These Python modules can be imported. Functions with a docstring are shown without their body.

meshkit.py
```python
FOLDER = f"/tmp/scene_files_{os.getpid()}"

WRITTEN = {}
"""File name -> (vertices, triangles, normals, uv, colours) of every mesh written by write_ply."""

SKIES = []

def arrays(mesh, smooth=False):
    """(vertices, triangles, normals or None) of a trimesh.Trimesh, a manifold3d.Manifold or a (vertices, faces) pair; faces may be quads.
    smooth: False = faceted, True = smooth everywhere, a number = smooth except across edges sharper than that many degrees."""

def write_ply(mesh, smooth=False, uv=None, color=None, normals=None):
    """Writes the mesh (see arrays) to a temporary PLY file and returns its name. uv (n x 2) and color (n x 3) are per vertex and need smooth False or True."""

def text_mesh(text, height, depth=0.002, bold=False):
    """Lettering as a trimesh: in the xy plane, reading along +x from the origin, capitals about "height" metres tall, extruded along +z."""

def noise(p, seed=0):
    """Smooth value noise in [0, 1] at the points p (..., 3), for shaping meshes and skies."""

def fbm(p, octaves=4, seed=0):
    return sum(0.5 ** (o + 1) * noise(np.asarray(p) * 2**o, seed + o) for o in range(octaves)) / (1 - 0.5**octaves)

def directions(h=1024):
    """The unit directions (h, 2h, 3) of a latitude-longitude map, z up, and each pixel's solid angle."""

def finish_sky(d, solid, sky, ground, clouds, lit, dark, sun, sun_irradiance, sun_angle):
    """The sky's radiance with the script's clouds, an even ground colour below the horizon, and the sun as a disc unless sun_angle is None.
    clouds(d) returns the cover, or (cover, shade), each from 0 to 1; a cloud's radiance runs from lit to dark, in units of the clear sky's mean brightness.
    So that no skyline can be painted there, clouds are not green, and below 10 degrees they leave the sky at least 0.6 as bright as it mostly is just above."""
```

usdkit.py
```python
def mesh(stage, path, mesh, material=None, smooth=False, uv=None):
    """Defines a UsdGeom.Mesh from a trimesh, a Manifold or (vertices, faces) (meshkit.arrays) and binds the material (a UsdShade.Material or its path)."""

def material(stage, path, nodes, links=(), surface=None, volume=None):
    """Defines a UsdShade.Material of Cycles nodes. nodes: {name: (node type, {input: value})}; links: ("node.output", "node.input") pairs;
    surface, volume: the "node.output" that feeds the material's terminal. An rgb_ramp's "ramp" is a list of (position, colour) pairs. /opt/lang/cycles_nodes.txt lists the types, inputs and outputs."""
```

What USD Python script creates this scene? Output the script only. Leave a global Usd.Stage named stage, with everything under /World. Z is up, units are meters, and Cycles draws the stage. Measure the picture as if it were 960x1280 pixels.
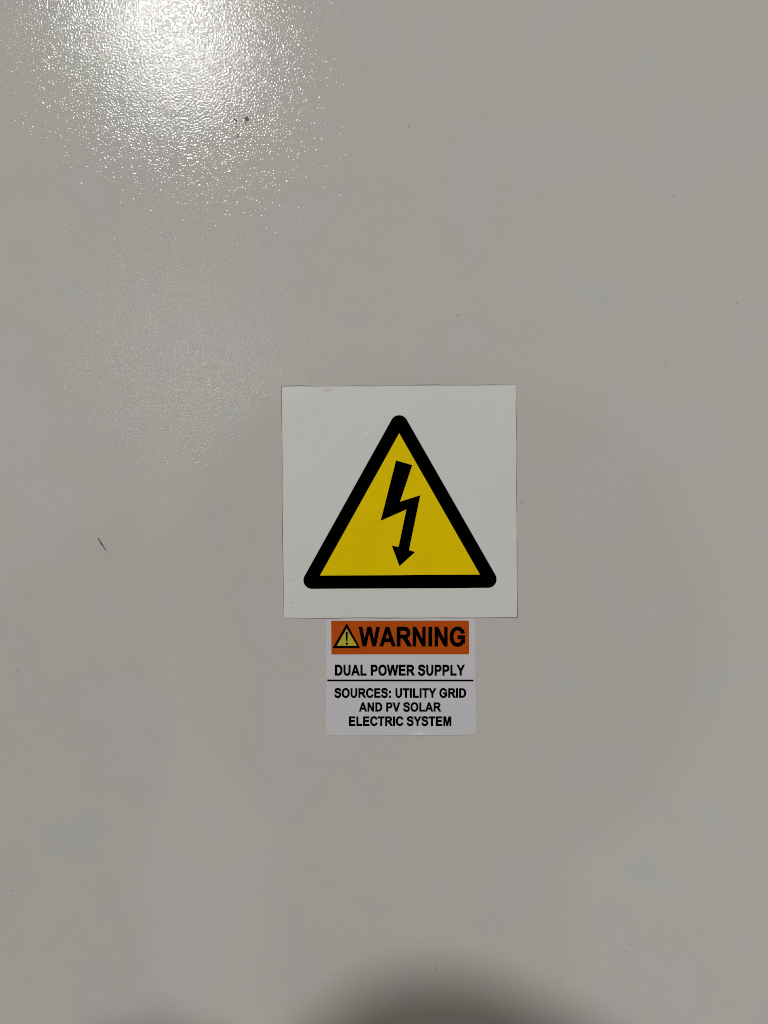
import math, random
import numpy as np
import trimesh, usdkit, meshkit
import manifold3d as m3
from shapely.geometry import Polygon, LineString, box as sbox, Point
from shapely.ops import unary_union
from shapely import affinity
from pxr import Usd, UsdGeom, UsdLux, UsdShade, Gf, Sdf

random.seed(7)
rng = np.random.default_rng(7)
stage = Usd.Stage.CreateInMemory()
UsdGeom.SetStageUpAxis(stage, UsdGeom.Tokens.z)
UsdGeom.SetStageMetersPerUnit(stage, 1.0)
world = UsdGeom.Xform.Define(stage, '/World')
stage.SetDefaultPrim(world.GetPrim())

# ---------------------------------------------------------------- camera, lamps, exposure
MM = 0.3418e-3                      # one pixel of the 960 x 1280 photograph on the panel, in metres (the square sign is 100 mm wide)
CZ = 1.50                           # height of the picture's centre
DIST = 0.3286                       # lens to panel
EXPOSURE = 0.0
cam = UsdGeom.Camera.Define(stage, '/World/camera')
cam.CreateFocalLengthAttr(26.0)
cam.CreateHorizontalApertureAttr(26.0 * 960 * MM / DIST)
cam.CreateVerticalApertureAttr(26.0 * 1280 * MM / DIST)
cam.CreateClippingRangeAttr(Gf.Vec2f(0.01, 100))
cam.CreateExposureAttr(EXPOSURE)
cx = UsdGeom.Xformable(cam)
cx.AddTranslateOp().Set(Gf.Vec3d(0, -DIST, CZ))
cx.AddRotateXYZOp().Set(Gf.Vec3f(90, 0, 0))


def bulb(name, pos, radius, power, colour):
    l = UsdLux.SphereLight.Define(stage, '/World/' + name)
    l.CreateRadiusAttr(radius)
    l.CreateNormalizeAttr(True)
    l.CreateIntensityAttr(power)
    l.CreateColorAttr(Gf.Vec3f(*colour))
    UsdGeom.Xformable(l).AddTranslateOp().Set(Gf.Vec3d(*pos))


def mirrored(px, py, D):
    """Where a lamp D metres in front of the panel stands when the lens sees it mirrored at this point of the panel."""
    k = 1 + D / DIST
    return np.array([(px - 480) * MM * k, -D, CZ + (640 - py) * MM * k])


LAMP = mirrored(206, 14, 3.6)
bulb('ceiling_bulb', LAMP, 0.10, 118.0, (1.0, 1.0, 0.98))
FAR = mirrored(245, 446, 5.2)
far = UsdLux.RectLight.Define(stage, '/World/far_ceiling_light')
far.CreateWidthAttr(0.17); far.CreateHeightAttr(0.13); far.CreateNormalizeAttr(True); far.CreateIntensityAttr(2.8)
far.CreateColorAttr(Gf.Vec3f(0.97, 0.99, 1.0))
fx = UsdGeom.Xformable(far)
fx.AddTranslateOp().Set(Gf.Vec3d(*FAR))
d = -np.array([FAR[0], FAR[1], FAR[2] - CZ]); d /= np.linalg.norm(d)
fx.AddTransformOp().Set(Gf.Matrix4d().SetRotate(Gf.Rotation(Gf.Vec3d(0, 0, -1), Gf.Vec3d(*d))))

# the room's own bounced light, even on all sides
dome = UsdLux.DomeLight.Define(stage, '/World/sky')
dome.CreateIntensityAttr(1.0)
dome_mat = usdkit.material(stage, '/World/Looks/room_bounce', {'b': ('background_shader', {'color': (1.0, 0.925, 0.85), 'strength': 0.232})}, surface='b.background')
UsdShade.MaterialBindingAPI.Apply(dome.GetPrim()).Bind(dome_mat)
dome.GetPrim().SetCustomDataByKey('kind', 'structure')

# ---------------------------------------------------------------- helpers
used = {}


def path_for(name, parent):
    base = (parent.GetPath().pathString if parent is not None else '/World') + '/' + name
    k = used.get(base, 0); used[base] = k + 1
    return base if k == 0 else f'{base}_{k:03d}'


def thing(name, label=None, cat=None, loc=(0, 0, 0), group=None, kind=None):
    x = UsdGeom.Xform.Define(stage, path_for(name, None))
    x.AddTranslateOp().Set(Gf.Vec3d(*loc))
    p = x.GetPrim()
    for k, v in (('label', label), ('category', cat), ('group', group), ('kind', kind)):
        if v:
            p.SetCustomDataByKey(k, v)
    return p


def obj(name, mesh, mat, parent, smooth=False, label=None):
    m = usdkit.mesh(stage, path_for(name, parent), mesh, mat, smooth=smooth)
    if label:
        m.GetPrim().SetCustomDataByKey('label', label)
    return m.GetPrim()


def P(px, py):
    """Photograph pixel -> metres on the panel, from the picture's centre."""
    return ((px - 480) * MM, (640 - py) * MM)


def flat(shape, y0, y1):
    """A shapely outline in panel metres as a solid lying on the panel between the heights y0 < y1 above it."""
    geoms = getattr(shape, 'geoms', [shape])
    ms = []
    for g in geoms:
        if g.is_empty or g.area <= 0:
            continue
        e = trimesh.creation.extrude_polygon(g, y1 - y0)
        v = e.vertices
        e.vertices = np.column_stack([v[:, 0], -(y0 + v[:, 2]), v[:, 1]])
        ms.append(e)
    m = trimesh.util.concatenate(ms)
    m.fix_normals()
    return m


def mat(name, colour, rough=0.5, spec=0.5, bump=None, vary=None, sss=0):
    nodes = {'p': ('principled_bsdf', {'base_color': colour, 'roughness': rough, 'specular_ior_level': spec})}
    links = []
    if bump or vary:
        nodes['tc'] = ('texture_coordinate', {})
    if bump:
        sc, h = bump
        nodes['n'] = ('noise_texture', {'scale': sc, 'detail': 2.0})
        nodes['b'] = ('bump', {'distance': h, 'strength': 1.0})
        links += [('tc.object', 'n.vector'), ('n.fac', 'b.height'), ('b.normal', 'p.normal')]
    if vary:
        sc, c2 = vary
        nodes['v'] = ('noise_texture', {'scale': sc, 'detail': 3.0, 'roughness': 0.55})
        nodes['r'] = ('rgb_ramp', {'ramp': [(0.35, colour), (0.68, c2)]})
        links += [('tc.object', 'v.vector'), ('v.fac', 'r.fac'), ('r.color', 'p.base_color')]
    return usdkit.material(stage, '/World/Looks/' + name, nodes, links, surface='p.BSDF')


# ---------------------------------------------------------------- materials
# powder coat: orange-peel grain of about 1.5 mm with a slower swell under it
GRAIN = 1230.0
panel_mat = usdkit.material(stage, '/World/Looks/powder_coat', {
    'tc': ('texture_coordinate', {}),
    'grain': ('noise_texture', {'scale': GRAIN, 'detail': 1.0, 'roughness': 0.4}),
    'swell': ('noise_texture', {'scale': 9.0, 'detail': 1.0}),
    'b1': ('bump', {'distance': 0.000096, 'strength': 1.0}),
    'mp': ('mapping', {'scale': (0.85, 1.0, 1.0)}),
    'mid': ('noise_texture', {'scale': 330.0, 'detail': 1.0}),
    'b3': ('bump', {'distance': 0.00004, 'strength': 1.0}),
    'b2': ('bump', {'distance': 0.0003, 'strength': 1.0}),
    'mott': ('noise_texture', {'scale': 17.0, 'detail': 4.0, 'roughness': 0.55}),
    'tint': ('rgb_ramp', {'ramp': [(0.30, (0.595, 0.604, 0.580)), (0.43, (0.622, 0.612, 0.572)), (0.55, (0.612, 0.604, 0.578)), (0.70, (0.638, 0.606, 0.596))]}),
    'd': ('diffuse_bsdf', {'roughness': 0.3}),
    'g': ('glossy_bsdf', {'distribution': 'beckmann', 'roughness': 0.125, 'color': (1, 1, 1)}),
    'fr': ('fresnel', {'IOR': 1.25}),
    'p': ('mix_closure', {}),
}, [('tc.object', 'grain.vector'), ('tc.object', 'swell.vector'), ('tc.object', 'mott.vector'), ('mott.fac', 'tint.fac'), ('tint.color', 'd.color'),
    ('swell.fac', 'b2.height'), ('grain.fac', 'b1.height'), ('tc.object', 'mp.vector'), ('mp.vector', 'mid.vector'), ('mid.fac', 'b3.height'), ('b2.normal', 'b3.normal'), ('b3.normal', 'b1.normal'), ('b1.normal', 'd.normal'), ('b1.normal', 'g.normal'), ('b1.normal', 'fr.normal'),
    ('fr.fac', 'p.fac'), ('d.BSDF', 'p.closure1'), ('g.BSDF', 'p.closure2')], surface='p.closure')
vinyl = mat('white_vinyl', (0.765, 0.782, 0.762), 0.42, 0.35, bump=(140, 0.00006), vary=(30, (0.745, 0.755, 0.725)))
paper = mat('label_paper', (0.70, 0.69, 0.735), 0.55, 0.3, bump=(300, 0.00003), vary=(60, (0.675, 0.67, 0.71)))
black = mat('black_print', (0.0006, 0.0006, 0.0009), 0.5, 0.0)
ink = mat('black_label_ink', (0.0010, 0.0008, 0.0014), 0.55, 0.0)
yellow = mat('yellow_print', (0.93, 0.69, 0.0), 0.45, 0.05, vary=(45, (0.88, 0.645, 0.0)))
yellow2 = mat('yellow_label_ink', (0.56, 0.48, 0.04), 0.55, 0.25)
orange = mat('orange_label_ink', (0.56, 0.088, 0.004), 0.55, 0.08, vary=(180, (0.52, 0.08, 0.004)))
grime = mat('grime', (0.15, 0.145, 0.13), 0.7, 0.2)
dark_dirt = mat('dark_dirt', (0.045, 0.04, 0.035), 0.7, 0.2)
mid_dirt = mat('grey_dirt', (0.26, 0.25, 0.23), 0.6, 0.3)
scuff_dirt = mat('scuff_dirt', (0.145, 0.14, 0.13), .6, .3)
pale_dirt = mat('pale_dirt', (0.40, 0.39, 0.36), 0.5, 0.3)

# ---------------------------------------------------------------- the panel
C0 = (0, 0, CZ)
panel = thing('painted_metal_panel', 'large light grey powder coated metal panel with fine orange peel grain', None, C0, kind='structure')
pb = m3.Manifold.cube((1.2, 0.03, 2.1), True).translate((0, 0.015, -0.1))
obj('panel_sheet', pb, panel_mat, panel)


def blob(px, py, rx, ry, rot=0, rough=0.3, n=14):
    a = np.linspace(0, 2 * np.pi, n, endpoint=False)
    r = 1 + rough * rng.uniform(-1, 1, n)
    p = Polygon(np.column_stack([rx * r * np.cos(a), ry * r * np.sin(a)]) * MM)
    return affinity.translate(affinity.rotate(p.buffer(0), rot), *P(px, py))


# the scratch at the left: a thin dark nick, thicker at its middle
sc = LineString([P(122.6, 672.5), P(124.6, 676.2), P(127.6, 680.6), P(130.4, 685), P(132.6, 687.8)])
w = unary_union([LineString([sc.interpolate(i / 20, True), sc.interpolate((i + 1) / 20, True)]).buffer(MM * (0.36 + 0.2 * math.sin(i * 1.7) ** 2 + 0.2 * (6 < i < 12))) for i in range(20)])
obj('scratch', flat(w, 0, 0.00004), dark_dirt, panel, label='short dark slanting scratch')
obj('scratch_halo', flat(blob(126, 678, 1.2, 4.0, 30, .35).difference(w.buffer(MM * .1)), 0, 0.00002), pale_dirt, panel)
for (x, y, rx, ry, rot, mt) in [(308.2, 149.3, 2.7, 3.0, 20, scuff_dirt), (307.6, 153.6, .9, 1.5, 0, mid_dirt), (294.4, 149.6, 2.6, 1.2, -40, scuff_dirt), (295.4, 153, 1.1, 2.2, 15, scuff_dirt), (295.8, 158, 1.2, 1.0, 0, mid_dirt), (297.5, 170.3, 1.3, 2.8, 0, mid_dirt), (293.5, 146.5, 1.0, .6, 0, pale_dirt)]:
    obj('scuff_mark', flat(blob(x, y, rx, ry, rot, .4), 0, 0.00003), mt, panel)
for (x, y, r, mt) in [(511, 158, 1.1, mid_dirt), (842.3, 245, .8, dark_dirt), (572, 394, 1.0, mid_dirt), (921, 379, .9, mid_dirt), (831, 456, 1.0, pale_dirt), (14.5, 1113, .9, mid_dirt), (147, 947, .8, mid_dirt), (545.5, 1210, .9, dark_dirt), (787.5, 1180, 1.0, mid_dirt), (652, 627.5, 1.1, mid_dirt), (432, 1162, .9, pale_dirt), (22, 838, 1.2, pale_dirt), (718, 411, .9, pale_dirt), (670, 1115, .8, pale_dirt), ]:
    obj('dirt_speck', flat(blob(x, y, r, r * .8, rng.uniform(0, 180), .35, 9), 0, 0.00003), mt, panel)

# ---------------------------------------------------------------- stickers
def sheet(corners, thick, nx, ny, edge_wave, lift, seed, round_px=0.0):
    """A thin sticker: a grid over the four corners (pixels: top left, top right, bottom right, bottom left), its front lifted by lift(u, v) metres, with sides down to the panel."""
    c = np.array([P(*q) for q in corners])
    r = np.random.default_rng(seed)
    ph = r.uniform(0, 6.28, (4, 6))
    fr = np.array([2, 3.3, 5.1, 8.7, 14, 23])
    am = np.array([1, .7, .5, .3, .25, .15])
    def wave(t, k):
        return edge_wave * (am * np.sin(fr * t[..., None] * 6.28 + ph[k])).sum(-1)
    u, v = np.meshgrid(np.linspace(0, 1, nx), np.linspace(0, 1, ny))
    p = ((1 - u) * (1 - v))[..., None] * c[0] + (u * (1 - v))[..., None] * c[1] + (u * v)[..., None] * c[2] + ((1 - u) * v)[..., None] * c[3]
    p[..., 1] += (1 - v) ** 6 * wave(u, 0) + v ** 6 * wave(u, 1)
    p[..., 0] += (1 - u) ** 6 * wave(v, 2) + u ** 6 * wave(v, 3)
    if round_px:                                  # corners cut round
        R = round_px * MM
        mid = c.mean(0)
        for q in c:
            s = np.sign(mid - q)
            d = (p - (q + s * R)) * -s
            m = (d[..., 0] > 0) & (d[..., 1] > 0)
            L = np.linalg.norm(d, axis=-1)
            big = np.maximum(d[..., 0], d[..., 1])
            k = np.where(m & (L > 0), big / np.maximum(L, 1e-12), 1)
            p = np.where(m[..., None], (q + s * R) - s * d * k[..., None], p)
    y = -(thick + lift(u, v))
    top = np.column_stack([p[..., 0].ravel(), y.ravel(), p[..., 1].ravel()])
    idx = np.arange(nx * ny).reshape(ny, nx)
    a, b, cc, dd = idx[:-1, :-1].ravel(), idx[:-1, 1:].ravel(), idx[1:, 1:].ravel(), idx[1:, :-1].ravel()
    f = np.vstack([np.column_stack([a, dd, cc]), np.column_stack([a, cc, b])])
    ring = np.concatenate([idx[0, :-1], idx[:-1, -1], idx[-1, :0:-1], idx[:0:-1, 0]])
    base = top[ring].copy(); base[:, 1] += thick - 0.000002
    n0 = len(top)
    k = np.arange(len(ring)); k2 = (k + 1) % len(ring)
    side = np.vstack([np.column_stack([ring[k], ring[k2], n0 + k2]), np.column_stack([ring[k], n0 + k2, n0 + k])])
    return trimesh.Trimesh(np.vstack([top, base]), np.vstack([f, side]), process=False), Polygon(p.reshape(ny, nx, 2).reshape(-1, 2)[ring])


def bump_at(u, v, u0, v0, su, sv, h):
    return h * np.exp(-((u - u0) / su) ** 2 - ((v - v0) / sv) ** 2)


# 1. the square high-voltage sign
SIGN = [(352.4, 483.4), (644.8, 481.4), (646.3, 771.6), (354.8, 772.4)]
sign = thing('warning_sign', 'square white vinyl sticker with black bordered yellow triangle and lightning arrow', 'sign', C0)
T = 0.00018
def sign_lift(u, v):
    z = bump_at(u, v, .363, .212, .012, .010, .00016) + bump_at(u, v, .372, .232, .02, .008, .00006)       # an air bubble
    z += bump_at(u, v, .195, .0, .03, .02, .00012) + bump_at(u, v, .985, .665, .02, .02, .00012) + bump_at(u, v, .97, .72, .02, .03, .0001)
    z += bump_at(u, v, .15, .245, .03, .008, .00005) + bump_at(u, v, .62, .985, .18, .02, .00006)
    return z
sm, sp = sheet(SIGN, T, 180, 180, 0.00007, sign_lift, 3)
obj('white_vinyl', sm, vinyl, sign, smooth=40)
# dirt caught along the sticker's cut edge, uneven in width
ring = np.array(sp.exterior.coords)[:-1]
c0 = np.array(sp.centroid.coords[0])
tt = np.linspace(0, 1, len(ring), endpoint=False)
side_w = 0.72 + 0.26 * np.sin(tt * 91) + 0.18 * np.sin(tt * 37 + 2)
dirv = np.sign(ring - c0) * (np.abs(ring - c0) > 0.049 * .985)
outer = Polygon(ring + dirv * (side_w * 0.00030)[:, None]).buffer(0)
obj('dirty_edge', flat(outer.difference(sp.buffer(-0.0003)), 0, 0.00003), grime, sign)

tri_in = Polygon([P(499.0, 541.6), P(400.0, 719.4), P(599.9, 718.2)])
W = 16.6 * MM
tri_out = tri_in.buffer(W, join_style=2, mitre_limit=10)
R = 10.8 * MM
tri_out = tri_out.buffer(-R, join_style=2, mitre_limit=10).buffer(R, quad_segs=16)
obj('triangle_border', flat(tri_out.difference(tri_in), T, T + .00003), black, sign)
bolt = Polygon([P(*q) for q in [(495, 575.5), (515.3, 581.4), (500.1, 627.1), (525.4, 619.0), (511.3, 687.6), (518.9, 690.0), (499.3, 707.8), (489.7, 681.9), (498.2, 683.7), (507.9, 636.9), (475.8, 651.0)]])
obj('triangle_field', flat(tri_in.difference(bolt), T, T + .00003), yellow, sign)
obj('lightning_arrow', flat(bolt, T, T + .00003), black, sign)
for (x, y, r) in [(363.6, 725.8, .8), (364, 753.3, .9), (642, 676, .9)]:
    obj('dirt_speck', flat(blob(x, y, r * 1.2, r * .7, 10, .3, 9), T, T + .00004), mid_dirt, sign)
obj('grease_smudge', flat(blob(408.8, 487.0, 4.2, 2.2, 8, .25), T + .00007, T + .00013), mat('faint_smudge', (0.69, 0.69, 0.655), .4, .3), sign)

# 2. the small printed label
LABEL = [(408.3, 774.0), (594.0, 773.6), (595.0, 918.6), (407.6, 919.3)]
lab = thing('warning_label', 'small rectangular white label with orange WARNING banner and black dual power supply text', 'label', C0)
T2 = 0.00014
def label_lift(u, v):
    return bump_at(u, v, .625, 1.0, .035, .014, .00045) + bump_at(u, v, .70, 1.0, .08, .02, .0001)
lm, lp = sheet(LABEL, T2, 120, 100, 0.00004, label_lift, 5, round_px=2.6)
obj('label_paper', lm, paper, lab, smooth=40)
ring = np.array(lp.exterior.coords)[:-1]
c0 = np.array(lp.centroid.coords[0])
tt = np.linspace(0, 1, len(ring), endpoint=False)
low = np.clip((c0[1] - ring[:, 1]) / 0.02, 0, 1)
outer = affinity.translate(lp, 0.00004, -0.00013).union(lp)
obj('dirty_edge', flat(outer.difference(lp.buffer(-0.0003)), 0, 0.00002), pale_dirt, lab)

banner = Polygon([P(413.9, 776.0), P(586.1, 775.7), P(586.2, 817.7), P(414.4, 818.0)])
LT = 0.00003
t_out = Polygon([P(433.5, 780.0), P(416.6, 809.5), P(449.4, 809.5)]).buffer(.6 * MM)
t_in = Polygon([P(433.4, 785.6), P(421.0, 807.2), P(446.2, 807.2)])
bang = unary_union([Polygon([P(432.0, 789.6), P(435.0, 789.6), P(434.5, 801.4), P(432.6, 801.4)]), Point(*P(433.6, 804.5)).buffer(1.6 * MM)])


# lettering: a bold grotesque, drawn in units of 1000 to the em (capitals 716 high)
def ell(cx, cy, rx, ry, e=2.15, n=64):
    a = np.linspace(0, 2 * np.pi, n, endpoint=False)
    c, s = np.cos(a), np.sin(a)
    return Polygon(np.column_stack([cx + rx * np.sign(c) * np.abs(c) ** (2 / e), cy + ry * np.sign(s) * np.abs(s) ** (2 / e)]))


def bowl(x0, xm, x1, y0, y1):
    cy, ry = (y0 + y1) / 2, (y1 - y0) / 2
    return unary_union([sbox(x0, y0, xm, y1), ell(xm, cy, x1 - xm, ry).intersection(sbox(xm - 1, y0, x1, y1))])


def spline(pts, w):
    from scipy.interpolate import CubicSpline
    p = np.array(pts, float)
    t = np.concatenate([[0], np.cumsum(np.linalg.norm(np.diff(p, axis=0), axis=1))])
    return LineString(CubicSpline(t, p)(np.linspace(0, t[-1], 80))).buffer(w / 2, cap_style=2)


O = ell(388, 358, 346, 370).difference(ell(388, 358, 197, 248))
Cc = ell(384, 358, 340, 370).difference(ell(384, 358, 192, 246))
GL = {
    'I': (278, sbox(69, 0, 214, 716)),
    'L': (611, unary_union([sbox(75, 0, 220, 710), sbox(75, 0, 572, 121)])),
    'T': (611, unary_union([sbox(21, 595, 590, 716), sbox(233, 0, 378, 716)])),
    'E': (667, unary_union([sbox(73, 0, 218, 716), sbox(73, 595, 604, 716), sbox(73, 316, 566, 436), sbox(73, 0, 617, 121)])),
    'N': (722, Polygon([(75, 0), (75, 716), (216, 716), (510, 237), (510, 716), (644, 716), (644, 0), (499, 0), (209, 467), (209, 0)])),
    'M': (833, Polygon([(71, 0), (71, 716), (287, 716), (417, 228), (545, 716), (762, 716), (762, 0), (628, 0), (628, 564), (486, 0), (347, 0), (205, 564), (205, 0)])),
    'A': (722, Polygon([(0, 0), (279, 716), (432, 716), (718, 0), (561, 0), (498, 163), (212, 163), (153, 0)], [[(258, 283), (453, 283), (355, 549)]])),
    'V': (667, Polygon([(256, 0), (0, 716), (157, 716), (338, 186), (513, 716), (667, 716), (410, 0)])),
    'W': (944, Polygon([(171, 0), (0, 716), (148, 716), (256, 224), (387, 716), (559, 716), (685, 216), (795, 716), (941, 716), (767, 0), (613, 0), (470, 535), (328, 0)])),
    'Y': (667, Polygon([(261, 0), (261, 301), (-1, 716), (168, 716), (336, 432), (502, 716), (668, 716), (405, 300), (405, 0)])),
    'P': (667, unary_union([sbox(73, 0, 217, 716), bowl(73, 390, 622, 270, 716)]).difference(bowl(217, 365, 472, 391, 595))),
    'R': (722, unary_union([unary_union([sbox(73, 0, 218, 716), bowl(73, 430, 660, 299, 716)]).difference(bowl(218, 420, 510, 413, 595)), Polygon([(290, 330), (335, 285), (392, 225), (556, 0), (735, 0), (640, 150), (575, 245), (500, 320)])])),
    'D': (722, bowl(72, 336, 682, 0, 716).difference(bowl(217, 325, 531, 121, 595))),
    'U': (722, unary_union([sbox(71, 290, 216, 716), sbox(502, 290, 647, 716), ell(359, 300, 288, 312).difference(ell(359, 300, 143, 190)).intersection(sbox(0, -20, 720, 300))])),
    'O': (778, O),
    'C': (722, Cc.difference(Polygon([(372, 362), (522, 472), (790, 545), (790, 175), (525, 262)]))),
    'G': (778, unary_union([O.difference(Polygon([(388, 400), (552, 473), (820, 515), (820, -50), (713, -50), (713, 400)])), sbox(395, 279, 713, 400), sbox(568, 110, 713, 400)])),
    'S': (667, spline([(549, 512), (522, 600), (445, 652), (335, 665), (215, 650), (135, 598), (120, 530), (148, 465), (230, 425), (340, 395), (455, 362), (533, 305), (548, 225), (522, 135), (450, 72), (335, 50), (215, 68), (135, 130), (104, 226)], 136)),
    ':': (333, unary_union([sbox(98, 0, 236, 137), sbox(98, 382, 236, 519)])),
    ' ': (278, None),
}


def line(text, x0, x1, ybase, ytop, heavy=16):
    """A line of lettering whose ink runs from x0 to x1 and whose capitals stand from ybase to ytop (pixels)."""
    parts, x = [], 0
    for ch in text:
        adv, g = GL[ch]
        if g is not None:
            parts.append(affinity.translate(g, x, 0))
        x += adv
    s = unary_union(parts).buffer(heavy, join_style=2)        # printed heavy
    l, _, r, _ = s.bounds
    kx = (x1 - x0) / (r - l); ky = (ybase - ytop) / 716
    ax, ay = P(x0, ybase)
    return affinity.affine_transform(s, [kx * MM, 0, 0, ky * MM, ax - l * kx * MM, ay])


head = line('WARNING', 448.2, 581.4, 807.6, 784.0)
obj('orange_banner', flat(banner.difference(t_out).difference(head), T2, T2 + LT), orange, lab)
obj('banner_lettering', flat(head, T2, T2 + LT), ink, lab, label='large black word WARNING')
obj('symbol_border', flat(t_out.difference(t_in).difference(head), T2, T2 + LT), ink, lab)
obj('symbol_field', flat(t_in.difference(bang), T2, T2 + LT), yellow2, lab)
obj('exclamation_mark', flat(bang, T2, T2 + LT), ink, lab)
for txt, a, b, c_, d_ in [('DUAL POWER SUPPLY', 418.7, 581.4, 844.2, 831.2), ('SOURCES: UTILITY GRID', 417.9, 582.7, 871.9, 860.4), ('AND PV SOLAR', 448.4, 551.8, 889.2, 878.1), ('ELECTRIC SYSTEM', 436.2, 564.1, 907.0, 895.6)]:
    obj('lettering', flat(line(txt, a, b, c_, d_, 23), T2, T2 + LT), ink, lab, label=f'line of black capitals reading {txt}')
obj('rule_line', flat(Polygon([P(409, 849.3), P(592, 849.5), P(592, 851.7), P(409, 851.6)]), T2, T2 + LT), ink, lab)

# ---------------------------------------------------------------- the person behind the lens, whose head throws the shadow at the bottom edge
skin = mat('skin', (0.42, 0.25, 0.17), .5, .4)
hair_m = mat('dark_hair', (0.02, 0.015, 0.012), .5, .4)
cloth = mat('grey_shirt', (0.34, 0.34, 0.35), .9, .2)
trous = mat('dark_trousers', (0.03, 0.032, 0.04), .9, .2)
shoe_m = mat('black_shoes', (0.02, 0.02, 0.02), .5, .4)
SH = np.array([(622 - 480) * MM, 0, CZ + (640 - 1293) * MM])     # the shadow's top on the panel
S_ = 0.139
TOP = SH + S_ * (LAMP - SH)                                     # crown of the head
FEET = np.array([TOP[0], TOP[1], 0.0]); Hh = TOP[2] - 0.0
person = thing('person', 'person in grey shirt and trousers whose head throws the soft shadow at the bottom edge', 'person', tuple(FEET))


def ball(p, r):
    s = m3.Manifold.sphere(1.0, 20)
    r = (r, r, r) if np.ndim(r) == 0 else r
    return s.scale(tuple(r)).translate(tuple(p))


def chain(joints):
    out = m3.Manifold()
    for a, b in zip(joints, joints[1:]):
        out += m3.Manifold.batch_hull([ball(*a), ball(*b)])
    return out


def soften(m, length, it=10):
    m = m.refine_to_length(length)
    q = m.to_mesh()
    t = trimesh.Trimesh(q.vert_properties[:, :3], q.tri_verts, process=True)
    trimesh.smoothing.filter_taubin(t, iterations=it)
    return t


def hz(f):
    return f * Hh


ELBOW = {1: (.235, -.01, hz(.63)), -1: (-.27, .02, hz(.665))}
WRIST = {1: (.24, .03, hz(.50)), -1: tuple(np.array([-.234, -.40, CZ + .074]) - FEET - (0, 0, .165))}


def person_body(grow=0.0, only=None):
    g = grow
    legs = m3.Manifold(); arms = m3.Manifold()
    for s in (-1, 1):
        legs += chain([((s * .09, 0, hz(.50)), .085 + g), ((s * .095, .01, hz(.285)), .056 + g), ((s * .1, -.01, hz(.20)), .052 + g), ((s * .105, -.02, hz(.055)), .036 + g)])
        arms += chain([((s * .185, 0, hz(.815)), .058 + g), (ELBOW[s], .043 + g), (WRIST[s], .028 + g)])
    torso = chain([((0, 0, hz(.52)), (.165 + g, .11 + g, .10)), ((0, .0, hz(.62)), (.145 + g, .10 + g, .09)), ((0, .0, hz(.735)), (.17 + g, .115 + g, .09)), ((0, -.01, hz(.805)), (.15 + g, .075 + g, .04))])
    return legs, arms, torso


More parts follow.
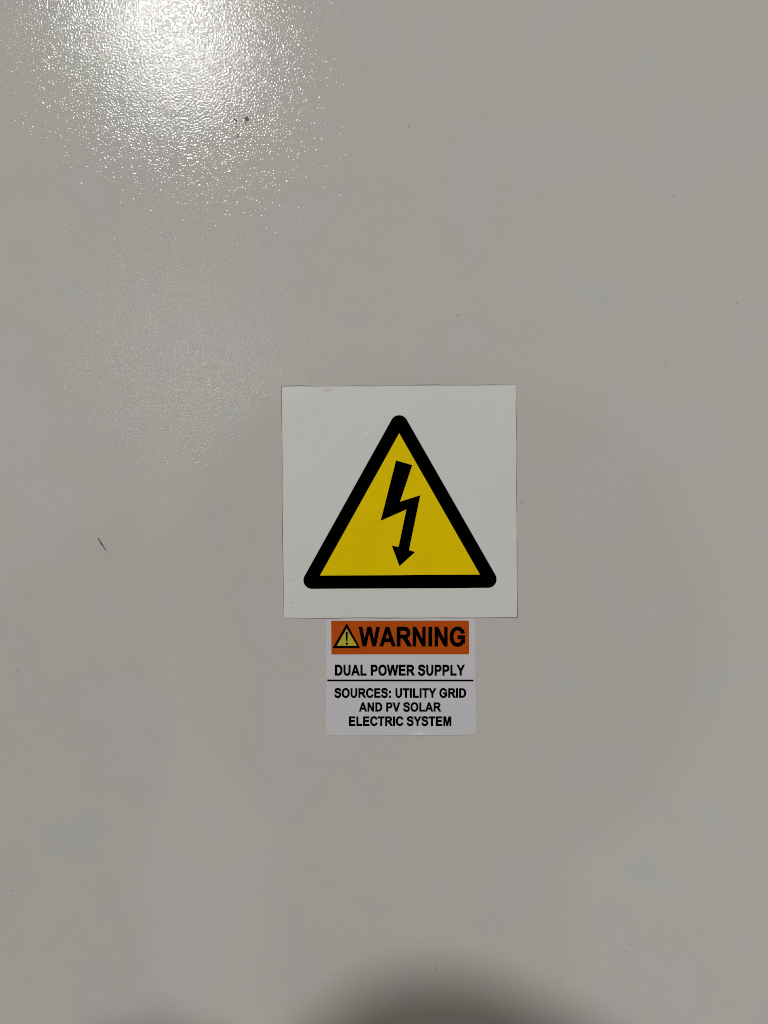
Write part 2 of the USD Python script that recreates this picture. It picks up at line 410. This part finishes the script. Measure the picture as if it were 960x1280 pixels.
legs, arms, torso = person_body()
neck = chain([((0, -.015, hz(.80)), .066), ((0, .005, hz(.88)), .056)])
ht = hz(1.0)
headm = chain([((0, -.02, ht - .098), (.077, .09, .09)), ((0, .03, ht - .12), (.066, .066, .075)), ((0, .045, ht - .185), (.045, .045, .032))])
headm += ball((0, .112, ht - .138), (.013, .018, .022)) + ball((0, .10, ht - .178), (.024, .012, .008))
for s in (-1, 1):
    headm += ball((s * .076, 0, ht - .125), (.010, .02, .032))
    headm -= ball((s * .031, .112, ht - .112), (.016, .014, .010))
    headm += ball((s * .031, .093, ht - .113), (.012, .010, .009))
hands = m3.Manifold()
for s in (-1, 1):
    q = -1 if s == 1 else 1                        # the right hand hangs, the left one is held up beside the face
    w = np.array(WRIST[s])
    hands += m3.Manifold.batch_hull([ball(w + (0, 0, q * .01), .024), ball(w + (.03 * (s < 0), .03 * (s > 0), q * .09), .016), ball(w + (-.028 * (s < 0), -.028 * (s > 0), q * .085), .014)])
    for k, L in enumerate((.075, .082, .076, .06)):
        t = .03 - .019 * k
        b = w + np.array([t * (s < 0), t * (s > 0), q * .09])
        hands += chain([(b, .0095), (b + (-s * .004, .004, q * L * .5), .0085), (b + (-s * .018, .008, q * L * .95), .0072)])
    hands += chain([(w + (0, .022, q * .03), .013), (w + (-s * .01, .05, q * .06), .0105), (w + (-s * .014, .056, q * .095), .009)])
figure = soften(legs + arms + torso + neck + headm + hands, .012, 8)
figure.fix_normals()
obj('body', figure, skin, person, smooth=60)
l2, a2, t2 = person_body(.012)
cut = m3.Manifold.cube((2, 2, 1), True)
shirt = (a2 + t2) - cut.translate((0, 0, hz(.485) - .5)) - chain([((0, -.015, hz(.80)), .07), ((0, .0, hz(.9)), .075)])
obj('shirt', soften(shirt, .02, 4), cloth, person, smooth=60)
hips = ball((0, 0, hz(.515)), (.175, .122, .09))
obj('trousers', soften((l2 + hips) - cut.translate((0, 0, hz(.05) - .5)), .02, 4), trous, person, smooth=60)
for s in (-1, 1):
    sh = m3.Manifold.batch_hull([ball((s * .105, -.05, .045), (.04, .04, .044)), ball((s * .115, .15, .03), (.042, .05, .029)), ball((s * .105, -.02, .085), .042)]) - cut.translate((0, 0, -.5))
    obj('shoe', soften(sh, .015, 3), shoe_m, person, smooth=60)
hair = m3.Manifold.batch_hull([ball((.018, -.022, ht - .092), (.084, .1, .092)), ball((-.018, -.022, ht - .092), (.084, .1, .092)), ball((0, .035, ht - .075), (.07, .06, .055))]) - m3.Manifold.cube((.3, .3, .3), True).rotate((-28, 0, 0)).translate((0, .14, ht - .25)) - cut.translate((0, 0, ht - .18 - .5))
obj('hair', soften(hair, .01, 4), hair_m, person, smooth=60)
